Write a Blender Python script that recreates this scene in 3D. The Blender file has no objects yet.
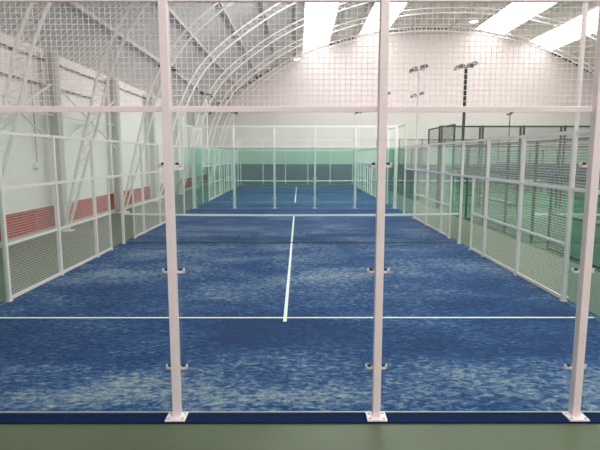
import bpy, math, random
from mathutils import Vector, Matrix
random.seed(7)
sc = bpy.context.scene
col = sc.collection

# ------------------------------------------------------------------ materials
def srgb(r, g, b):
    f = lambda c: (c / 255 / 12.92) if c <= 10 else ((c / 255 + 0.055) / 1.055) ** 2.4
    return (f(r), f(g), f(b), 1)

def new_mat(name):
    m = bpy.data.materials.new(name); m.use_nodes = True
    nt = m.node_tree; nt.nodes.clear()
    out = nt.nodes.new('ShaderNodeOutputMaterial')
    return m, nt, out

def N(nt, t, **kw):
    n = nt.nodes.new(t)
    for k, v in kw.items():
        if k in n.inputs: n.inputs[k].default_value = v
        else: setattr(n, k, v)
    return n

def principled(name, rgb, rough=0.5, metal=0.0, spec=0.4, var=0.06, scale=6.0, stretch=(1, 1, 1)):
    """painted / plain surface with a little procedural mottling"""
    m, nt, out = new_mat(name); L = nt.links.new
    b = N(nt, 'ShaderNodeBsdfPrincipled', Roughness=rough, Metallic=metal)
    b.inputs['Specular IOR Level'].default_value = spec
    geo = N(nt, 'ShaderNodeNewGeometry')
    mp = N(nt, 'ShaderNodeMapping'); mp.inputs['Scale'].default_value = stretch
    L(geo.outputs['Position'], mp.inputs['Vector'])
    nz = N(nt, 'ShaderNodeTexNoise', Scale=scale, Detail=4.0)
    L(mp.outputs[0], nz.inputs['Vector'])
    rp = N(nt, 'ShaderNodeValToRGB')
    c = srgb(*rgb)
    rp.color_ramp.elements[0].position = 0.3; rp.color_ramp.elements[1].position = 0.7
    rp.color_ramp.elements[0].color = tuple(x * (1 - var) for x in c[:3]) + (1,)
    rp.color_ramp.elements[1].color = tuple(min(1, x * (1 + var)) for x in c[:3]) + (1,)
    L(nz.outputs['Fac'], rp.inputs['Fac']); L(rp.outputs['Color'], b.inputs['Base Color'])
    L(b.outputs[0], out.inputs['Surface'])
    return m

def glass(name, tint, haze=0.03, refl=0.7):
    """one face of a toughened pane: tinted straight-through light, thin dust film, mirror at grazing angles"""
    m, nt, out = new_mat(name); L = nt.links.new
    tr = N(nt, 'ShaderNodeBsdfTransparent'); tr.inputs['Color'].default_value = tint + (1,)
    di = N(nt, 'ShaderNodeBsdfDiffuse'); di.inputs['Color'].default_value = (0.70, 0.90, 0.80, 1)
    gl = N(nt, 'ShaderNodeBsdfGlossy', Roughness=0.02); gl.inputs['Color'].default_value = (0.9, 1, 0.95, 1)
    mx = N(nt, 'ShaderNodeMixShader'); mx.inputs['Fac'].default_value = haze
    L(tr.outputs[0], mx.inputs[1]); L(di.outputs[0], mx.inputs[2])
    lw = N(nt, 'ShaderNodeLayerWeight', Blend=0.5)
    pw = N(nt, 'ShaderNodeMath', operation='POWER'); pw.inputs[1].default_value = 4.5
    L(lw.outputs['Facing'], pw.inputs[0])
    ma = N(nt, 'ShaderNodeMath', operation='MULTIPLY_ADD'); ma.inputs[1].default_value = refl; ma.inputs[2].default_value = 0.025
    L(pw.outputs[0], ma.inputs[0])
    m2 = N(nt, 'ShaderNodeMixShader')
    L(ma.outputs[0], m2.inputs['Fac']); L(mx.outputs[0], m2.inputs[1]); L(gl.outputs[0], m2.inputs[2])
    L(m2.outputs[0], out.inputs['Surface'])
    return m

def turf(name, deep, mid, sand, y0, amount=1.0, nearband=True):
    m, nt, out = new_mat(name); L = nt.links.new
    b = N(nt, 'ShaderNodeBsdfPrincipled', Roughness=0.9); b.inputs['Specular IOR Level'].default_value = 0.1
    geo = N(nt, 'ShaderNodeNewGeometry')
    mp = N(nt, 'ShaderNodeMapping'); mp.inputs['Scale'].default_value = (0.75, 1.35, 1.0)
    L(geo.outputs['Position'], mp.inputs['Vector'])
    fine = N(nt, 'ShaderNodeTexNoise', Scale=7.5, Detail=8.0, Roughness=0.80, Distortion=0.25)
    macro = N(nt, 'ShaderNodeTexNoise', Scale=0.55, Detail=4.0, Roughness=0.65, Distortion=0.3)
    fib = N(nt, 'ShaderNodeTexNoise', Scale=60.0, Detail=3.0, Roughness=0.7)
    spk = N(nt, 'ShaderNodeTexNoise', Scale=12.0, Detail=6.0, Roughness=0.75, Distortion=0.3)
    for n in (fine, macro, fib, spk): L(mp.outputs[0], n.inputs['Vector'])
    def math_(op, a, bb, c=None, clamp=False):
        n = N(nt, 'ShaderNodeMath', operation=op, use_clamp=clamp)
        for i, v in enumerate((a, bb, c)):
            if v is None: continue
            if isinstance(v, (int, float)): n.inputs[i].default_value = v
            else: L(v, n.inputs[i])
        return n.outputs[0]
    s = math_('MULTIPLY_ADD', macro.outputs['Fac'], 0.55, -0.275)
    mixd = math_('MULTIPLY_ADD', spk.outputs['Fac'], 0.95, math_('MULTIPLY', fine.outputs['Fac'], 0.5))
    v = math_('ADD', math_('ADD', mixd, -0.225), s)
    fb = math_('MULTIPLY_ADD', fib.outputs['Fac'], 0.22, -0.11)
    v = math_('ADD', v, fb)
    if nearband:   # sand gathers in front of the back wall and around the net, the path along the service line is swept clean
        sep = N(nt, 'ShaderNodeSeparateXYZ'); L(geo.outputs['Position'], sep.inputs[0])
        mr = N(nt, 'ShaderNodeMapRange'); mr.inputs['From Min'].default_value = y0; mr.inputs['From Max'].default_value = y0 + 20
        L(sep.outputs['Y'], mr.inputs['Value'])
        cr = N(nt, 'ShaderNodeValToRGB'); el = cr.color_ramp.elements
        stops = [(0.0, .62), (0.018, .76), (0.055, .62), (0.085, .40), (0.15, .40), (0.2, .50), (0.30, .66), (0.40, .56), (0.47, .66), (0.53, .52), (0.62, .6), (0.8, .48), (0.93, .38), (1.0, .12)]
        el[0].position = 0; el[0].color = (stops[0][1],) * 3 + (1,)
        el[1].position = 1; el[1].color = (stops[-1][1],) * 3 + (1,)
        for p, q in stops[1:-1]:
            e = el.new(p); e.color = (q, q, q, 1)
        L(mr.outputs[0], cr.inputs['Fac'])
        v = math_('MULTIPLY_ADD', cr.outputs['Color'], 0.42, math_('ADD', v, -0.225))
    v = math_('MULTIPLY', v, amount)
    rp = N(nt, 'ShaderNodeValToRGB'); e = rp.color_ramp.elements
    e[0].position = 0.38; e[0].color = srgb(*deep)
    e[1].position = 0.80; e[1].color = srgb(*sand)
    k = e.new(0.52); k.color = srgb(*mid)
    k = e.new(0.62); k.color = tuple(0.66 * a + 0.34 * c for a, c in zip(srgb(*mid), srgb(*sand)))
    L(v, rp.inputs['Fac']); L(rp.outputs['Color'], b.inputs['Base Color'])
    bp = N(nt, 'ShaderNodeBump', Strength=0.35, Distance=0.01); L(fib.outputs['Fac'], bp.inputs['Height'])
    L(bp.outputs[0], b.inputs['Normal']); L(b.outputs[0], out.inputs['Surface'])
    return m

def ribbed(name, rgb, dark, axis, period, duty=0.12, var=0.05, rough=0.6):
    """sheet metal: thin darker joint lines across the given world axis, plus mottling"""
    m, nt, out = new_mat(name); L = nt.links.new
    b = N(nt, 'ShaderNodeBsdfPrincipled', Roughness=rough)
    geo = N(nt, 'ShaderNodeNewGeometry'); sep = N(nt, 'ShaderNodeSeparateXYZ'); L(geo.outputs['Position'], sep.inputs[0])
    d = N(nt, 'ShaderNodeMath', operation='DIVIDE'); d.inputs[1].default_value = period; L(sep.outputs[axis], d.inputs[0])
    fr = N(nt, 'ShaderNodeMath', operation='FRACT'); L(d.outputs[0], fr.inputs[0])
    lt = N(nt, 'ShaderNodeMath', operation='LESS_THAN'); lt.inputs[1].default_value = duty; L(fr.outputs[0], lt.inputs[0])
    nz = N(nt, 'ShaderNodeTexNoise', Scale=0.5, Detail=5.0); L(geo.outputs['Position'], nz.inputs['Vector'])
    rp = N(nt, 'ShaderNodeValToRGB'); c = srgb(*rgb)
    rp.color_ramp.elements[0].position = .3; rp.color_ramp.elements[1].position = .7
    rp.color_ramp.elements[0].color = tuple(x * (1 - var) for x in c[:3]) + (1,)
    rp.color_ramp.elements[1].color = tuple(min(1, x * (1 + var)) for x in c[:3]) + (1,)
    L(nz.outputs['Fac'], rp.inputs['Fac'])
    mx = N(nt, 'ShaderNodeMix', data_type='RGBA')
    L(lt.outputs[0], mx.inputs['Factor']); L(rp.outputs['Color'], mx.inputs[6]); mx.inputs[7].default_value = srgb(*dark)
    L(mx.outputs[2], b.inputs['Base Color']); L(b.outputs[0], out.inputs['Surface'])
    return m

M = {}
M['white_steel'] = principled('white_steel', (240, 228, 230), 0.35, var=0.03)
M['white_wire'] = principled('white_wire', (244, 240, 236), 0.45, var=0.03)
M['black_steel'] = principled('black_steel', (38, 42, 42), 0.4, var=0.05)
M['black_wire'] = principled('black_wire', (40, 46, 44), 0.5, var=0.05)
M['grey_lamp'] = principled('grey_lamp', (58, 58, 60), 0.4, var=0.15, scale=12)
M['zinc'] = principled('zinc', (196, 196, 196), 0.35, metal=0.4, var=0.1, scale=20)
M['rubber'] = principled('rubber', (40, 42, 58), 0.6)
M['glass_clear'] = glass('glass_clear', (0.94, 0.998, 0.970), haze=0.022, refl=0.35)
M['glass_green'] = glass('glass_green', (0.895, 0.972, 0.95), haze=0.007, refl=0.45)
M['glass_edge'] = principled('glass_edge', (190, 222, 206), 0.25, var=0.03)
M['blue_turf'] = turf('blue_turf', (14, 43, 96), (26, 69, 126), (168, 174, 180), 4.843)
M['blue_turf_far'] = turf('blue_turf_far', (16, 52, 106), (26, 70, 126), (100, 125, 145), 25.3, nearband=False)
M['green_turf'] = turf('green_turf', (48, 86, 64), (66, 104, 78), (118, 138, 116), 4.8, nearband=False)
M['navy_border'] = principled('navy_border', (15, 33, 68), 0.85, spec=0.1, var=0.2, scale=14)
M['line_paint'] = principled('line_paint', (238, 240, 236), 0.8, var=0.05, scale=18)
M['net_black'] = principled('net_black', (26, 32, 44), 0.7)
M['net_tape'] = principled('net_tape', (240, 240, 238), 0.7, var=0.03)
M['hall_floor'] = principled('hall_floor', (88, 98, 76), 0.38, var=0.10, scale=1.1, spec=0.25)
M['kerb'] = principled('kerb', (196, 196, 182), 0.7)
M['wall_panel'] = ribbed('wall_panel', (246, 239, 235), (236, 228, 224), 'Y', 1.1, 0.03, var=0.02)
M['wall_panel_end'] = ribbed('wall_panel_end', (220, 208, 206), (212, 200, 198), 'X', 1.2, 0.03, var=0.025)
M['red_dado'] = principled('red_dado', (178, 52, 50), 0.55, var=0.08, scale=2)
M['slate_dado'] = principled('slate_dado', (98, 88, 126), 0.6, var=0.12, scale=1.2)
M['roof_deck'] = ribbed('roof_deck', (238, 234, 228), (206, 202, 196), 'Y', 0.33, 0.28, var=0.06)
M['purlin'] = principled('purlin', (205, 201, 197), 0.5, var=0.1)
M['gap_dark'] = principled('gap_dark', (36, 36, 36), 0.8)
M['truss'] = principled('truss', (240, 236, 232), 0.45, var=0.03)
M['column'] = principled('column', (214, 212, 208), 0.5, var=0.05)
M['conduit'] = principled('conduit', (146, 140, 140), 0.5, var=0.1)
M['plastic'] = principled('plastic', (240, 238, 235), 0.4, var=0.02)
def emit(name, c, s):
    m, nt, out = new_mat(name); L = nt.links.new
    geo = N(nt, 'ShaderNodeNewGeometry'); nz = N(nt, 'ShaderNodeTexNoise', Scale=0.7, Detail=2.0); L(geo.outputs['Position'], nz.inputs['Vector'])
    mr = N(nt, 'ShaderNodeMapRange'); mr.inputs['To Min'].default_value = s * .92; mr.inputs['To Max'].default_value = s * 1.08
    L(nz.outputs['Fac'], mr.inputs['Value'])
    e = N(nt, 'ShaderNodeEmission'); e.inputs['Color'].default_value = c
    L(mr.outputs[0], e.inputs['Strength']); L(e.outputs[0], out.inputs['Surface'])
    return m
M['daylight'] = emit('daylight', (1.0, 0.985, 0.97, 1), 4.3)
M['lamp_glow'] = emit('lamp_glow', (1.0, 0.98, 0.95, 1), 2.0)

# ------------------------------------------------------------------ mesh builder
class MB:
    def __init__(s): s.v = []; s.f = []; s.m = []
    def poly(s, pts, faces, mi=0):
        b = len(s.v); s.v += [tuple(p) for p in pts]
        for f in faces: s.f.append(tuple(b + i for i in f)); s.m.append(mi)
        return s
    def box(s, x0, x1, y0, y1, z0, z1, mi=0):
        return s.poly([(x, y, z) for z in (z0, z1) for y in (y0, y1) for x in (x0, x1)],
                      [(0, 2, 3, 1), (4, 5, 7, 6), (0, 1, 5, 4), (2, 6, 7, 3), (0, 4, 6, 2), (1, 3, 7, 5)], mi)
    def tube(s, a, b, r, n=8, mi=0, r2=None, caps=True):
        a = Vector(a); b = Vector(b); d = (b - a)
        if d.length < 1e-6: return s
        d.normalize(); u = d.orthogonal().normalized(); w = d.cross(u); r2 = r if r2 is None else r2
        base = len(s.v)
        for p, rr in ((a, r), (b, r2)):
            for i in range(n):
                t = 2 * math.pi * (i + .5) / n
                s.v.append(tuple(p + u * math.cos(t) * rr + w * math.sin(t) * rr))
        for i in range(n):
            j = (i + 1) % n
            s.f.append((base + i, base + j, base + n + j, base + n + i)); s.m.append(mi)
        if caps:
            s.f.append(tuple(base + i for i in reversed(range(n)))); s.m.append(mi)
            s.f.append(tuple(base + n + i for i in range(n))); s.m.append(mi)
        return s
    def path(s, pts, r, n=6, mi=0):
        for a, b in zip(pts[:-1], pts[1:]): s.tube(a, b, r, n, mi)
        return s
    def build(s, name, mats, parent=None, bevel=0):
        me = bpy.data.meshes.new(name); me.from_pydata(s.v, [], s.f)
        if not isinstance(mats, (list, tuple)): mats = [mats]
        for m in mats: me.materials.append(m)
        me.polygons.foreach_set('material_index', s.m)
        me.update()
        o = bpy.data.objects.new(name, me); col.objects.link(o)
        if parent is not None: o.parent = parent; o.matrix_parent_inverse = parent.matrix_world.inverted()
        if bevel:
            bv = o.modifiers.new('bevel', 'BEVEL'); bv.width = bevel; bv.segments = 2; bv.limit_method = 'ANGLE'
        return o

def thing(name, label, cat, loc, group=None, kind=None):
    o = bpy.data.objects.new(name, None); col.objects.link(o); o.location = loc; o.empty_display_size = .2
    o.matrix_world = Matrix.Translation(loc)
    o['label'] = label; o['category'] = cat
    if group: o['group'] = group
    if kind: o['kind'] = kind
    return o
def struct(o): o['kind'] = 'structure'; return o
def tag(o, label, cat, group=None):
    o['label'] = label; o['category'] = cat
    if group: o['group'] = group
    return o

# ------------------------------------------------------------------ padel court parts
def wire_panel(mb, p0, p1, z0, z1, r, pitch=0.05, rv=None):
    """welded mesh in the vertical plane p0-p1: real wires"""
    p0 = Vector((p0[0], p0[1], 0)); p1 = Vector((p1[0], p1[1], 0)); L = (p1 - p0).length; d = (p1 - p0).normalized()
    n = max(1, round(L / pitch))
    for i in range(n + 1):
        q = p0 + d * (L * i / n); mb.tube((q.x, q.y, z0), (q.x, q.y, z1), rv or r, 4, caps=False)
    k = max(1, round((z1 - z0) / pitch))
    for i in range(k + 1):
        z = z0 + (z1 - z0) * i / k; mb.tube((p0.x, p0.y, z), (p1.x, p1.y, z), r, 4, caps=False)

def pane(x0, x1, y0, y1, z0, z1):
    mb = MB().box(x0, x1, y0, y1, z0, z1)
    # faces: bottom, top, -y, +y, -x, +x ; narrow ones have the edge highlight painted in as pale green
    along_x = (x1 - x0) > (y1 - y0)
    mb.m = [1, 1, 0, 0, 1, 1] if along_x else [1, 1, 1, 1, 0, 0]
    return mb

def end_wall(cx, y, out, steel, wire, gmat, label, full=True, r=0.0024, half=5.0, edge=True):
    """glass to 3 m, mesh to 4 m; posts stand on the outer side (out = -1 towards the camera, +1 away)"""
    t = thing('glass_end_wall', label, 'glass wall', (cx, y, 0))
    yp = y + out * .062
    xs = [cx - half + 2 * i for i in range(int(half) + 1)]
    for px in xs:
        p = MB().box(px - .038, px + .038, yp - .044, yp + .044, 0.012, 4.06).build('post', steel, t, bevel=.005)
        if full:
            b = MB().box(px - .098, px + .098, yp + out * .0 - .085 + out * .03, yp + .085 + out * .03, 0, .012)
            bo = b.build('base_plate', steel, p)
            bl = MB()
            for sx in (-.07, .07):
                for sy in (-.05, .05):
                    bl.tube((px + sx, yp + out * .03 + sy, .012), (px + sx, yp + out * .03 + sy, .024), .013, 6)
            bl.build('bolt', M['zinc'], p)
        for z in (.49, 1.475, 2.50):
            c = MB()
            for sx in (-1, 1):
                if abs(px + sx * .1 - cx) > half: continue
                a, b2 = sorted((px + sx * .038, px + sx * .104)); c.box(a, b2, y + out * .008, y + out * .03, z - .012, z + .012)
                a, b2 = sorted((px + sx * .094, px + sx * .108)); c.box(a, b2, y + out * .008, y + out * .03, z - .012, z + .034)
                c.tube((px + sx * .068, y + out * .006, z + .02), (px + sx * .068, y + out * .028, z + .02), .016, 8, mi=1)
            c.build('clamp', [steel, M['rubber']], p)
    for a, b in zip(xs[:-1], xs[1:]):
        pane(a + .006, b - .006, y - .005, y + .005, .012, 2.99).build('glass_pane', [gmat, M['glass_edge']], t)
        mb = MB(); wire_panel(mb, (a + .04, y + out * .02), (b - .04, y + out * .02), 3.055, 3.985, r); mb.build('mesh_panel', wire, t)
    MB().box(cx - half, cx + half, y - .006 + out * .018 - .012, y + .006 + out * .018 + .012, 3.003, 3.05).build('middle_rail', steel, t)
    MB().box(cx - half, cx + half, y - .02 + out * .02, y + .02 + out * .02, 3.985, 4.04).build('top_rail', steel, t)
    if edge: MB().box(cx - half + .1, cx + half - .1, y - .005, y + .005, 0.0005, .0115).build('bottom_channel', M['zinc'], t)
    return t

def side_fence(cx, y0, side, steel, wire, gmat, label, dark=False, lo=0, hi=20, r=0.0024):
    x = cx + side * 5.0
    t = thing('mesh_side_fence', label, 'fence', (x, y0 + (lo + hi) / 2, 0))
    w = .034
    for d, h in ((2, 4.0), (4, 3.03), (6, 3.03), (8, 3.03), (9, 2.0), (10, 3.03), (11, 2.0), (12, 3.03), (14, 3.03), (16, 3.03), (18, 4.0)):
        if lo <= d <= hi:
            ww = .024 if h == 2.0 else w
            p = MB().box(x - ww, x + ww, y0 + d - ww, y0 + d + ww, .012, h).build('post', steel, t)
            MB().box(x - .048, x + .048, y0 + d - .048, y0 + d + .048, 0, .012).build('base_plate', steel, p)
    def rail(name, a, b, z, h=.03, w=.018):
        a = max(a, lo); b = min(b, hi)
        if b > a: MB().box(x - w, x + w, y0 + a, y0 + b, z - h, z + h).build(name, steel, t)
    rail('top_rail', .08, 2, 3.975); rail('top_rail', 2, 18, 3.0); rail('top_rail', 18, 19.92, 3.975)
    rail('middle_rail', 2, 18, 2.02)
    for a, b in ((4, 9), (11, 16)):
        rail('lower_rail', a, b, 1.02, .022); rail('bottom_rail', a, b, .045, .03)
    for a, b, z in ((0.02, 2, 2.97), (2, 4, 1.98), (16, 18, 1.98), (18, 19.98, 2.97)):
        if a >= lo and b <= hi:
            pane(x - .005, x + .005, y0 + a + .05, y0 + b - .05, .012, z).build('glass_pane', [gmat, M['glass_edge']], t)
    for a, b, z0, z1 in ((0.08, 2, 3.02, 3.94), (2, 4, 2.05, 2.97), (4, 6, .07, 2.97), (6, 8, .07, 2.97), (8, 9, .07, 2.97), (9, 10, 2.05, 2.97),
                         (10, 11, 2.05, 2.97), (11, 12, .07, 2.97), (12, 14, .07, 2.97), (14, 16, .07, 2.97), (16, 18, 2.05, 2.97), (18, 19.92, 3.02, 3.94)):
        if a >= lo and b <= hi:
            mb = MB(); wire_panel(mb, (x, y0 + a + .03), (x, y0 + b - .03), z0, z1, r, rv=r * .55); mb.build('mesh_panel', wire, t)
    return t

def net(cx, y, label, postmat):
    t = thing('padel_net', label, 'net', (cx, y, 0))
    n = 100
    top = lambda x: .88 + .04 * (abs(x) / 4.9) ** 2
    mb = MB()
    for i in range(218):
        xx = -4.92 + 9.84 * i / 217; mb.tube((cx + xx, y, .03), (cx + xx, y, top(xx) - .03), .0016, 3, caps=False)
    for k in range(19):
        s = k / 18
        for i in range(10):
            xa = -4.92 + .984 * i; xb = xa + .984
            mb.tube((cx + xa, y, .03 + s * (top(xa) - .06)), (cx + xb, y, .03 + s * (top(xb) - .06)), .0016, 3, caps=False)
    mb.tube((cx - 4.92, y, .03), (cx + 4.92, y, .03), .012, 6)
    mb.build('net_mesh', M['net_black'], t)
    tp = MB()
    for i in range(20):
        xa = -4.95 + .495 * i; xb = xa + .495
        tp.poly([(cx + xa, y - .008, top(xa) - .055), (cx + xb, y - .008, top(xb) - .055), (cx + xb, y - .008, top(xb)), (cx + xa, y - .008, top(xa)),
                 (cx + xa, y + .008, top(xa) - .055), (cx + xb, y + .008, top(xb) - .055), (cx + xb, y + .008, top(xb)), (cx + xa, y + .008, top(xa))],
                [(0, 1, 2, 3), (5, 4, 7, 6), (3, 2, 6, 7), (1, 0, 4, 5)])
    tp.build('net_tape', M['net_tape'], t)
    return t

def court_floor(cx, y0, mat, border, name='court_floor', label=None):
    f = MB().box(cx - 5.12, cx + 5.12, y0 - .001, y0 + 20.2, -.015, 0).build(name, mat); struct(f)
    f['label'] = label
    MB().box(cx - 5.12, cx + 5.12, y0 - .19, y0 - .0011, -.015, 0).build('turf_border', border, f)
    if mat is M['blue_turf']:
        MB().box(cx - 5.0, cx + 5.0, y0 + 19.25, y0 + 20.2, 0.0003, .0015).build('turf_border', M['blue_edge'], f)
    for yy in (3.05, 16.95):
        MB().box(cx - 5, cx + 5, y0 + yy - .025, y0 + yy + .025, 0.0005, .003).build('court_line', M['line_paint'], f)
    MB().box(cx - .028, cx + .028, y0 + 2.85, y0 + 17.15, 0.0008, .0034).build('court_line', M['line_paint'], f)
    return f
M['blue_edge'] = principled('blue_edge', (16, 52, 118), 0.85, spec=0.1, var=0.15, scale=8)

def flood_pole(x, y, mat, label, side, h=6.3, r=.036, group=None, head=1.0):
    t = thing('floodlight_pole', label, 'floodlight', (x, y, 0), group)
    MB().tube((x, y, 0.01), (x, y, h), r, 12).build('pole', mat, t)
    MB().box(x - .05, x + .05, y - .09, y + .09, -.0145, .01).build('base_plate', mat, t)
    MB().tube((x - .24 * head, y, h - .02 - side * .0), (x + .24 * head, y, h + .02 - side * .06), .02, 6).build('crossbar', mat, t)
    for sg in (-1, 1):
        lx = x + sg * .2 * head; zt = h + .05 - side * sg * .05; k = .16 * head
        tl = Matrix.Translation((lx, y, zt)) @ Matrix.Rotation(side * .3, 4, 'Y')
        P = [tl @ Vector(q) for q in [(-k, -.2, 0), (k, -.2, 0), (k, .2, 0), (-k, .2, 0), (-k * .7, -.13, .13), (k * .7, -.13, .13), (k * .7, .13, .13), (-k * .7, .13, .13)]]
        # wedge-shaped floodlight head with a lens underneath and a short bracket
        hd = MB().poly(P, [(0, 3, 2, 1), (4, 5, 6, 7), (0, 1, 5, 4), (1, 2, 6, 5), (2, 3, 7, 6), (3, 0, 4, 7)]).build('lamp_head', M['grey_lamp'], t)
        Q = [tl @ Vector(q) for q in [(-k * .85, -.17, -.012), (k * .85, -.17, -.012), (k * .85, .17, -.012), (-k * .85, .17, -.012), (-k * .85, -.17, -.001), (k * .85, -.17, -.001), (k * .85, .17, -.001), (-k * .85, .17, -.001)]]
        MB().poly(Q, [(0, 3, 2, 1), (4, 5, 6, 7), (0, 1, 5, 4), (1, 2, 6, 5), (2, 3, 7, 6), (3, 0, 4, 7)]).build('lens', M['zinc'], hd)
        MB().tube((lx, y, h - .02), (lx, y, zt + .03), .018, 6).build('bracket', mat, t)
    return t

YA = 4.843; YB = YA + 20.5
W, B = M['white_steel'], M['black_steel']
court_floor(0, YA, M['blue_turf'], M['navy_border'], label='sand-streaked blue turf court behind the nearest glass')
court_floor(0, YB, M['blue_turf_far'], M['blue_edge'], label='blue turf court beyond the far glass wall')
XG = 12.15
court_floor(XG, YA, M['green_turf'], M['green_turf'], label='green turf court inside the black fence')
court_floor(XG, YB, M['green_turf'], M['green_turf'], label='green turf court farther back inside black fencing')

end_wall(0, YA, -1, W, M['white_wire'], M['glass_clear'], 'nearest glass wall on white posts, along the edge of the green walkway', r=.0026)
end_wall(0, YA + 20, 1, W, M['white_wire'], M['glass_green'], 'green-tinted glass wall closing the far end of the nearer blue court', r=.0014)
end_wall(0, YB, -1, W, M['white_wire'], M['glass_green'], 'glass wall at the front of the distant blue court, just behind another glass wall', r=.0012)
end_wall(0, YB + 20, 1, W, M['white_wire'], M['glass_green'], 'farthest small glass wall, in front of the dark painted strip', r=.0012)
side_fence(0, YA, -1, W, M['white_wire'], M['glass_green'], 'white mesh fence along the left of the nearer blue court, by the red strip')
side_fence(0, YA, 1, W, M['white_wire'], M['glass_green'], 'white mesh fence along the right of the nearer blue court, facing the black fence')
side_fence(0, YB, -1, W, M['white_wire'], M['glass_green'], 'white mesh fence along the left of the distant blue court', r=.0016)
side_fence(0, YB, 1, W, M['white_wire'], M['glass_green'], 'white mesh fence along the right of the distant blue court', r=.0016)
net(0, YA + 10, 'white-taped net across the nearer blue court', W)
net(0, YB + 10, 'white-taped net across the distant blue court, seen through the far glass', W)

side_fence(XG, YA, -1, B, M['black_wire'], M['glass_green'], 'black mesh fence of the nearer green court, beside the white fence', lo=4, r=.0034)
end_wall(XG, YA + 20, 1, B, M['black_wire'], M['glass_green'], 'black-framed glass wall closing the far end of the nearer green court', full=False)
end_wall(XG, YB, -1, B, M['black_wire'], M['glass_green'], 'black-framed glass wall at the front of the distant green court', full=False)
end_wall(XG, YB + 20, 1, B, M['black_wire'], M['glass_green'], 'black-framed glass wall at the very back of the distant green court', full=False)
side_fence(XG, YB, -1, B, M['black_wire'], M['glass_green'], 'black mesh fence along the left of the distant green court', r=.0034)
side_fence(XG, YB, 1, B, M['black_wire'], M['glass_green'], 'black mesh fence along the right of the distant green court')
net(XG, YA + 10, 'white-taped net across the nearer green court, behind the black fence', B)
net(XG, YB + 10, 'white-taped net across the distant green court', B)

flood_pole(5.17, YA + 4.3, W, 'tall white pole against the right white fence, its top out of view', -1)
flood_pole(5.075, YA + 16.25, W, 'white floodlight pole at the far right corner of the nearer blue court', -1, h=6.0)
flood_pole(-5.075, YA + 16.25, W, 'white floodlight pole at the far left corner of the nearer blue court', 1, h=6.0)
flood_pole(-5.08, YB + 4.25, W, 'white floodlight pole on the left near half of the distant blue court', 1, h=5.95)
flood_pole(-5.08, YB + 16.25, W, 'white floodlight pole on the left far half of the distant blue court', 1, h=5.95)
flood_pole(5.08, YB + 4.25, W, 'white floodlight pole on the right near half of the distant blue court', -1, h=5.95)
flood_pole(5.08, YB + 16.25, W, 'white floodlight pole on the right far half of the distant blue court', -1, h=5.95)
flood_pole(6.98, YA + 16.25, B, 'tall black floodlight pole with angled twin heads beside the black fence', -1, h=6.1, r=.06, head=1.25)
flood_pole(7.0, YB + 4.25, M['column'], 'smaller grey floodlight pole behind the white one', -1, h=5.95)
flood_pole(17.27, YB + 16.25, B, 'small distant black floodlight pole on the far side of the distant green court', -1, h=5.85, head=.6)

# ------------------------------------------------------------------ the hall
XC, ZA, RA = 12.2, 14.25, 31.0          # roof arc: centre line, apex height, radius
XL, XR, YN, YF = -8.6, 33.0, -7.0, 48.2
roof = lambda x: ZA - (RA - math.sqrt(RA * RA - (x - XC) ** 2))
struct(MB().box(XL - .3, XR + .3, YN - .3, YF + .3, -.3, -.015).build('floor', M['hall_floor']))
EV = roof(XL)
struct(MB().box(XL - .25, XL, YN, YF, -.015, EV + .1).build('wall_left', M['wall_panel']))
struct(MB().box(XR, XR + .25, YN, YF, -.015, roof(XR) + .1).build('wall_right', M['wall_panel']))
def gable(name, ya, yb):
    n = 48; xs = [XL - .25 + (XR - XL + .5) * i / n for i in range(n + 1)]
    pts = []
    for yy in (ya, yb):
        pts += [(x, yy, -.015) for x in xs] + [(x, yy, roof(x) + .15) for x in xs]
    k = 2 * (n + 1); fs = []
    for i in range(n):
        a, b, c, d = i, i + 1, n + 2 + i, n + 1 + i
        fs += [(a, b, c, d), (k + b, k + a, k + d, k + c), (d, c, k + c, k + d), (b, a, k + a, k + b)]
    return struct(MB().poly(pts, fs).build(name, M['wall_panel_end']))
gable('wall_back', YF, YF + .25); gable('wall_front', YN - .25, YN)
# roof deck
n = 64; xs = [XL - .25 + (XR - XL + .5) * i / n for i in range(n + 1)]
rb = MB(); pts = [(x, yy, roof(x) + dz) for dz in (0, .12) for yy in (YN, YF) for x in xs]; q = n + 1; fs = []
for i in range(n):
    fs += [(i, q + i, q + i + 1, i + 1), (2 * q + i, 2 * q + i + 1, 3 * q + i + 1, 3 * q + i)]
ceil = struct(rb.poly(pts, fs).build('ceiling', M['roof_deck']))
# purlins run the length of the hall under the deck
sky = [(.55, 2.95), (5.6, 8.3), (16.0, 18.7), (20.95, 23.25)]
for i in range(-11, 12):
    x = XC + i * 1.75
    if XL + .3 < x < XR - .3 and not any(a - .1 < x < b + .1 for a, b in sky):
        MB().box(x - .05, x + .05, YN, YF - .02, roof(x) - .17, roof(x) - .005).build('purlin', M['purlin'], ceil)
# dark gap line where the deck meets the end wall
gp = MB(); x = XL + .4
while x < XR - .5:
    if not any(a - .15 < x + .11 < b + .15 for a, b in sky):
        gp.poly([(x, YF - .03, roof(x) - .24), (x + .22, YF - .03, roof(x + .22) - .24), (x + .22, YF - .03, roof(x + .22) - .08), (x, YF - .03, roof(x) - .08),
                 (x, YF - .005, roof(x) - .24), (x + .22, YF - .005, roof(x + .22) - .24), (x + .22, YF - .005, roof(x + .22) - .08), (x, YF - .005, roof(x) - .08)],
                [(0, 1, 2, 3), (0, 4, 5, 1), (3, 2, 6, 7)])
    x += .34
struct(gp.build('trim_1', M['gap_dark']))
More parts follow.
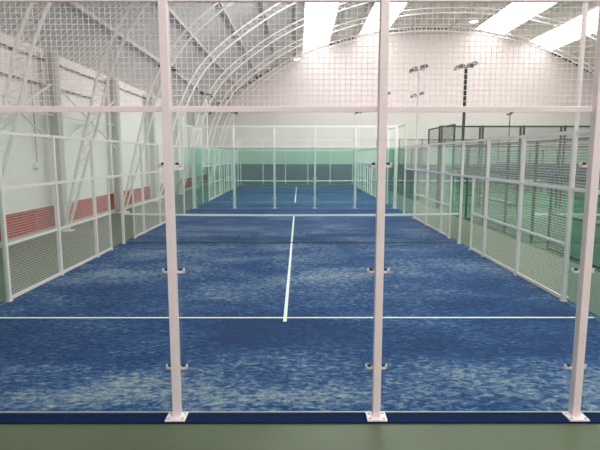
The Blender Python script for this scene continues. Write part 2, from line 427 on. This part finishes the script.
# skylight strips
for k, (a, b) in enumerate(sky):
    m_ = 6; sk = MB()
    pts = [(a + (b - a) * i / m_, yy, roof(a + (b - a) * i / m_) - .05) for yy in (YN + .1, YF - .5) for i in range(m_ + 1)]
    w = struct(sk.poly(pts, [(i, m_ + 1 + i, m_ + 2 + i, i + 1) for i in range(m_)]).build('window_%d' % (k + 1), M['daylight']))
    fr = MB()
    for e in (a, b): fr.box(e - .05, e + .05, YN + .1, YF - .5, roof(e) - .16, roof(e) - .02)
    fr.build('window_frame', M['truss'], w)
# dado bands and kerbs
struct(MB().box(XL + .001, XL + .03, YN, YF - .05, .10, .83).build('trim_2', M['red_dado']))
struct(MB().box(XL + .001, XL + .30, YN, YF - .05, -.015, .09).build('baseboard_left', M['kerb']))
struct(MB().box(XL + .06, XR, YF - .045, YF - .001, -.015, 1.80).build('trim_3', M['slate_dado']))

# arched lattice trusses springing from the floor
prof = [(-8.0, 0.0), (-7.4, 2.3), (-6.8, 4.4), (-6.45, 5.5), (-5.57, 7.15), (-4.45, 8.4), (-2.6, 9.8), (-.6, 11.0), (2.0, 12.1), (5.0, 12.98), (8.5, 13.6), (12.2, 13.8)]
prof = prof + [(2 * XC - x, z) for x, z in reversed(prof[:-1])]
def catmull(P, per=5):
    out = []
    for i in range(len(P) - 1):
        p0 = Vector(P[max(i - 1, 0)]); p1 = Vector(P[i]); p2 = Vector(P[i + 1]); p3 = Vector(P[min(i + 2, len(P) - 1)])
        for j in range(per):
            t = j / per
            out.append(.5 * ((2 * p1) + (p2 - p0) * t + (2 * p0 - 5 * p1 + 4 * p2 - p3) * t * t + (3 * p1 - p0 - 3 * p2 + p3) * t ** 3))
    out.append(Vector(P[-1])); return out
outer = catmull(prof)
inner = []
for i, p in enumerate(outer):
    d = (outer[min(i + 1, len(outer) - 1)] - outer[max(i - 1, 0)]).normalized()
    nrm = Vector((d.y, -d.x)); f = min(1, .35 + .65 * min(i, len(outer) - 1 - i) / 8)
    inner.append(p + nrm * .37 * f)
truss_y = [12.6, 17.5, 23.3, 29.0, 34.7, 40.4, 46.1]
ordn = ['nearest', 'second', 'third', 'fourth', 'fifth', 'sixth', 'farthest']
O3 = [(p.x, 0, max(p.y, .02)) for p in outer]; I3 = [(p.x, 0, max(p.y, .02)) for p in inner]
web = MB()
for i in range(1, len(O3) - 1):
    web.tube(O3[i], I3[i + 1], .012, 5)
    web.tube(O3[i], I3[i], .012, 5)
pl = MB()
for s in (O3[0], O3[-1]): pl.box(s[0] - .2, s[0] + .3, -.2, .2, -.015, .02)
protos = None
for k, y in enumerate(truss_y):
    lab = 'white lattice arch truss spanning the hall, %s from the front' % ordn[k] if k not in (0, 6) else \
        ('white lattice arch truss nearest the viewer, its leg at the extreme left' if k == 0 else 'white lattice arch truss farthest back, close to the end wall')
    t = thing('roof_truss', lab, 'roof truss', (0, y, 0), 'white arch trusses under the roof')
    if protos is None:
        protos = []
        for nm, mb in (('outer_chord', MB().path(O3, .05, 8)), ('inner_chord', MB().path(I3, .05, 8)), ('lattice', web), ('base_plate', pl)):
            o = mb.build(nm, M['truss']); o.parent = t; protos.append(o)
    else:
        for p in protos:
            c = p.copy(); col.objects.link(c); c.parent = t

# steel columns along the left wall with bracing
def hbeam(x, y, z0, z1, w=.34, d=.34, tf=.03):
    return MB().box(x - d / 2, x - d / 2 + tf, y - w / 2, y + w / 2, z0, z1).box(x + d / 2 - tf, x + d / 2, y - w / 2, y + w / 2, z0, z1).box(x - d / 2, x + d / 2, y - tf / 2, y + tf / 2, z0, z1)
for k, y in enumerate(truss_y[:-1]):
    t = thing('steel_column', ['grey steel column by the left wall, nearest the viewer', 'grey steel column beside the second arch truss leg', 'grey steel column beside the third arch truss leg',
              'grey steel column beside the fourth arch truss leg', 'grey steel column beside the fifth arch truss leg', 'grey steel column beside the sixth arch truss leg'][k], 'column', (-8.4, y + .35, 0), 'columns along the left wall')
    hbeam(-8.22, y + .35, .09, EV - .1).build('shaft', M['column'], t)
    MB().box(-8.45, -7.99, y + .1, y + .6, .09, .12).build('base_plate', M['column'], t)
for ya, yb, nm in ((17.85, 23.65, 'white cross brace between the second and third columns by the wall'), (12.95, 17.85, 'grey cross brace between the first and second columns by the wall')):
    br = MB()
    for z0, z1 in ((2.95, 5.0), (5.0, 2.95)):
        br.tube((-8.2, ya + .2, z0), (-8.2, yb - .2, z1), .035, 6)
    br.tube((-8.2, ya + .2, 3.97), (-8.2, yb - .2, 3.97), .028, 6)
    tag(br.build('cross_brace', M['truss']), nm, 'brace')
# conduits on the left wall
for z, y1, lab in ((5.85, 30, 'upper grey conduit running along the left wall'), (5.0, 22, 'lower grey conduit running along the left wall')):
    c = tag(MB().tube((XL + .08, 6, z), (XL + .08, y1, z), .027, 6).build('conduit', M['conduit']), lab, 'conduit')
    yy = 7.0
    while yy < y1:
        MB().box(XL + .002, XL + .115, yy - .04, yy + .04, z - .04, z + .04).build('mount_clip', M['conduit'], c); yy += 3.0
t = thing('cable_drop', 'thin cable hanging down the left wall to a small white socket box', 'cable', (XL + .08, 17.0, 2.3))
MB().tube((XL + .075, 17.0, 2.36), (XL + .075, 17.0, 4.965), .016, 6).build('cable', M['conduit'], t)
MB().box(XL + .001, XL + .15, 16.88, 17.12, 2.2, 2.36).build('socket_box', M['plastic'], t)
# two ceiling lamps
def bay_lamp(x, y, label, drop=.35):
    z = roof(x) - drop
    t = thing('ceiling_lamp', label, 'lamp', (x, y, z))
    MB().tube((x, y, z + .1), (x, y, z + drop), .02, 6).build('stem', M['truss'], t)
    MB().tube((x, y, z - .1), (x, y, z + .12), .42, 16, r2=.16).build('lamp_shade', M['plastic'], t)
    MB().tube((x, y, z - .14), (x, y, z - .1005), .34, 16).build('bulb', M['lamp_glow'], t)
bay_lamp(14.35, 42.6, 'white oval lamp under the roof, left of the right-hand skylights', drop=.75)
bay_lamp(0.05, 47.2, 'bright white lamp at the lower left corner of the leftmost skylight', drop=.45)

# ------------------------------------------------------------------ light, camera
w = bpy.data.worlds.new('world'); sc.world = w; w.use_nodes = True
w.node_tree.nodes['Background'].inputs[0].default_value = (.9, .95, 1, 1); w.node_tree.nodes['Background'].inputs[1].default_value = .6

la = bpy.data.lights.new('front_fill_light', 'AREA'); la.shape = 'RECTANGLE'; la.size = 10; la.size_y = 3; la.energy = 230; la.color = (1, .95, .95)  # added fill behind the camera, brightens the near posts and mesh
lo = bpy.data.objects.new('front_fill_light', la); col.objects.link(lo); lo.location = (.2, -4.5, 7.5)
lo.rotation_euler = (Vector((0, 6, 2.2)) - Vector(lo.location)).to_track_quat('-Z', 'Y').to_euler()
lb = bpy.data.lights.new('end_wall_fill_light', 'AREA'); lb.shape = 'RECTANGLE'; lb.size = 16; lb.size_y = 2; lb.energy = 1500; lb.color = (1, .97, .95)  # added mid-hall fill with no fixture, lifts the lower end wall
l2 = bpy.data.objects.new('end_wall_fill_light', lb); col.objects.link(l2); l2.location = (8, 22, 10.3)
l2.rotation_euler = (Vector((5, 48, .5)) - Vector(l2.location)).to_track_quat('-Z', 'Y').to_euler()
cam = bpy.data.cameras.new('camera'); co = bpy.data.objects.new('camera', cam); col.objects.link(co)
cam.sensor_width = 36; cam.lens = 36 * 504.7 / 600; cam.clip_end = 200; cam.clip_start = .05
co.location = (.227, 0, 2.599); co.rotation_euler = (math.pi / 2 - .1365, 0, -.0016)
sc.camera = co
sc.cycles.transparent_max_bounces = 48
sc.cycles.max_bounces = 8; sc.cycles.diffuse_bounces = 5; sc.cycles.caustics_reflective = False
sc.view_settings.view_transform = 'Standard'; sc.view_settings.look = 'None'; sc.view_settings.exposure = 0.36
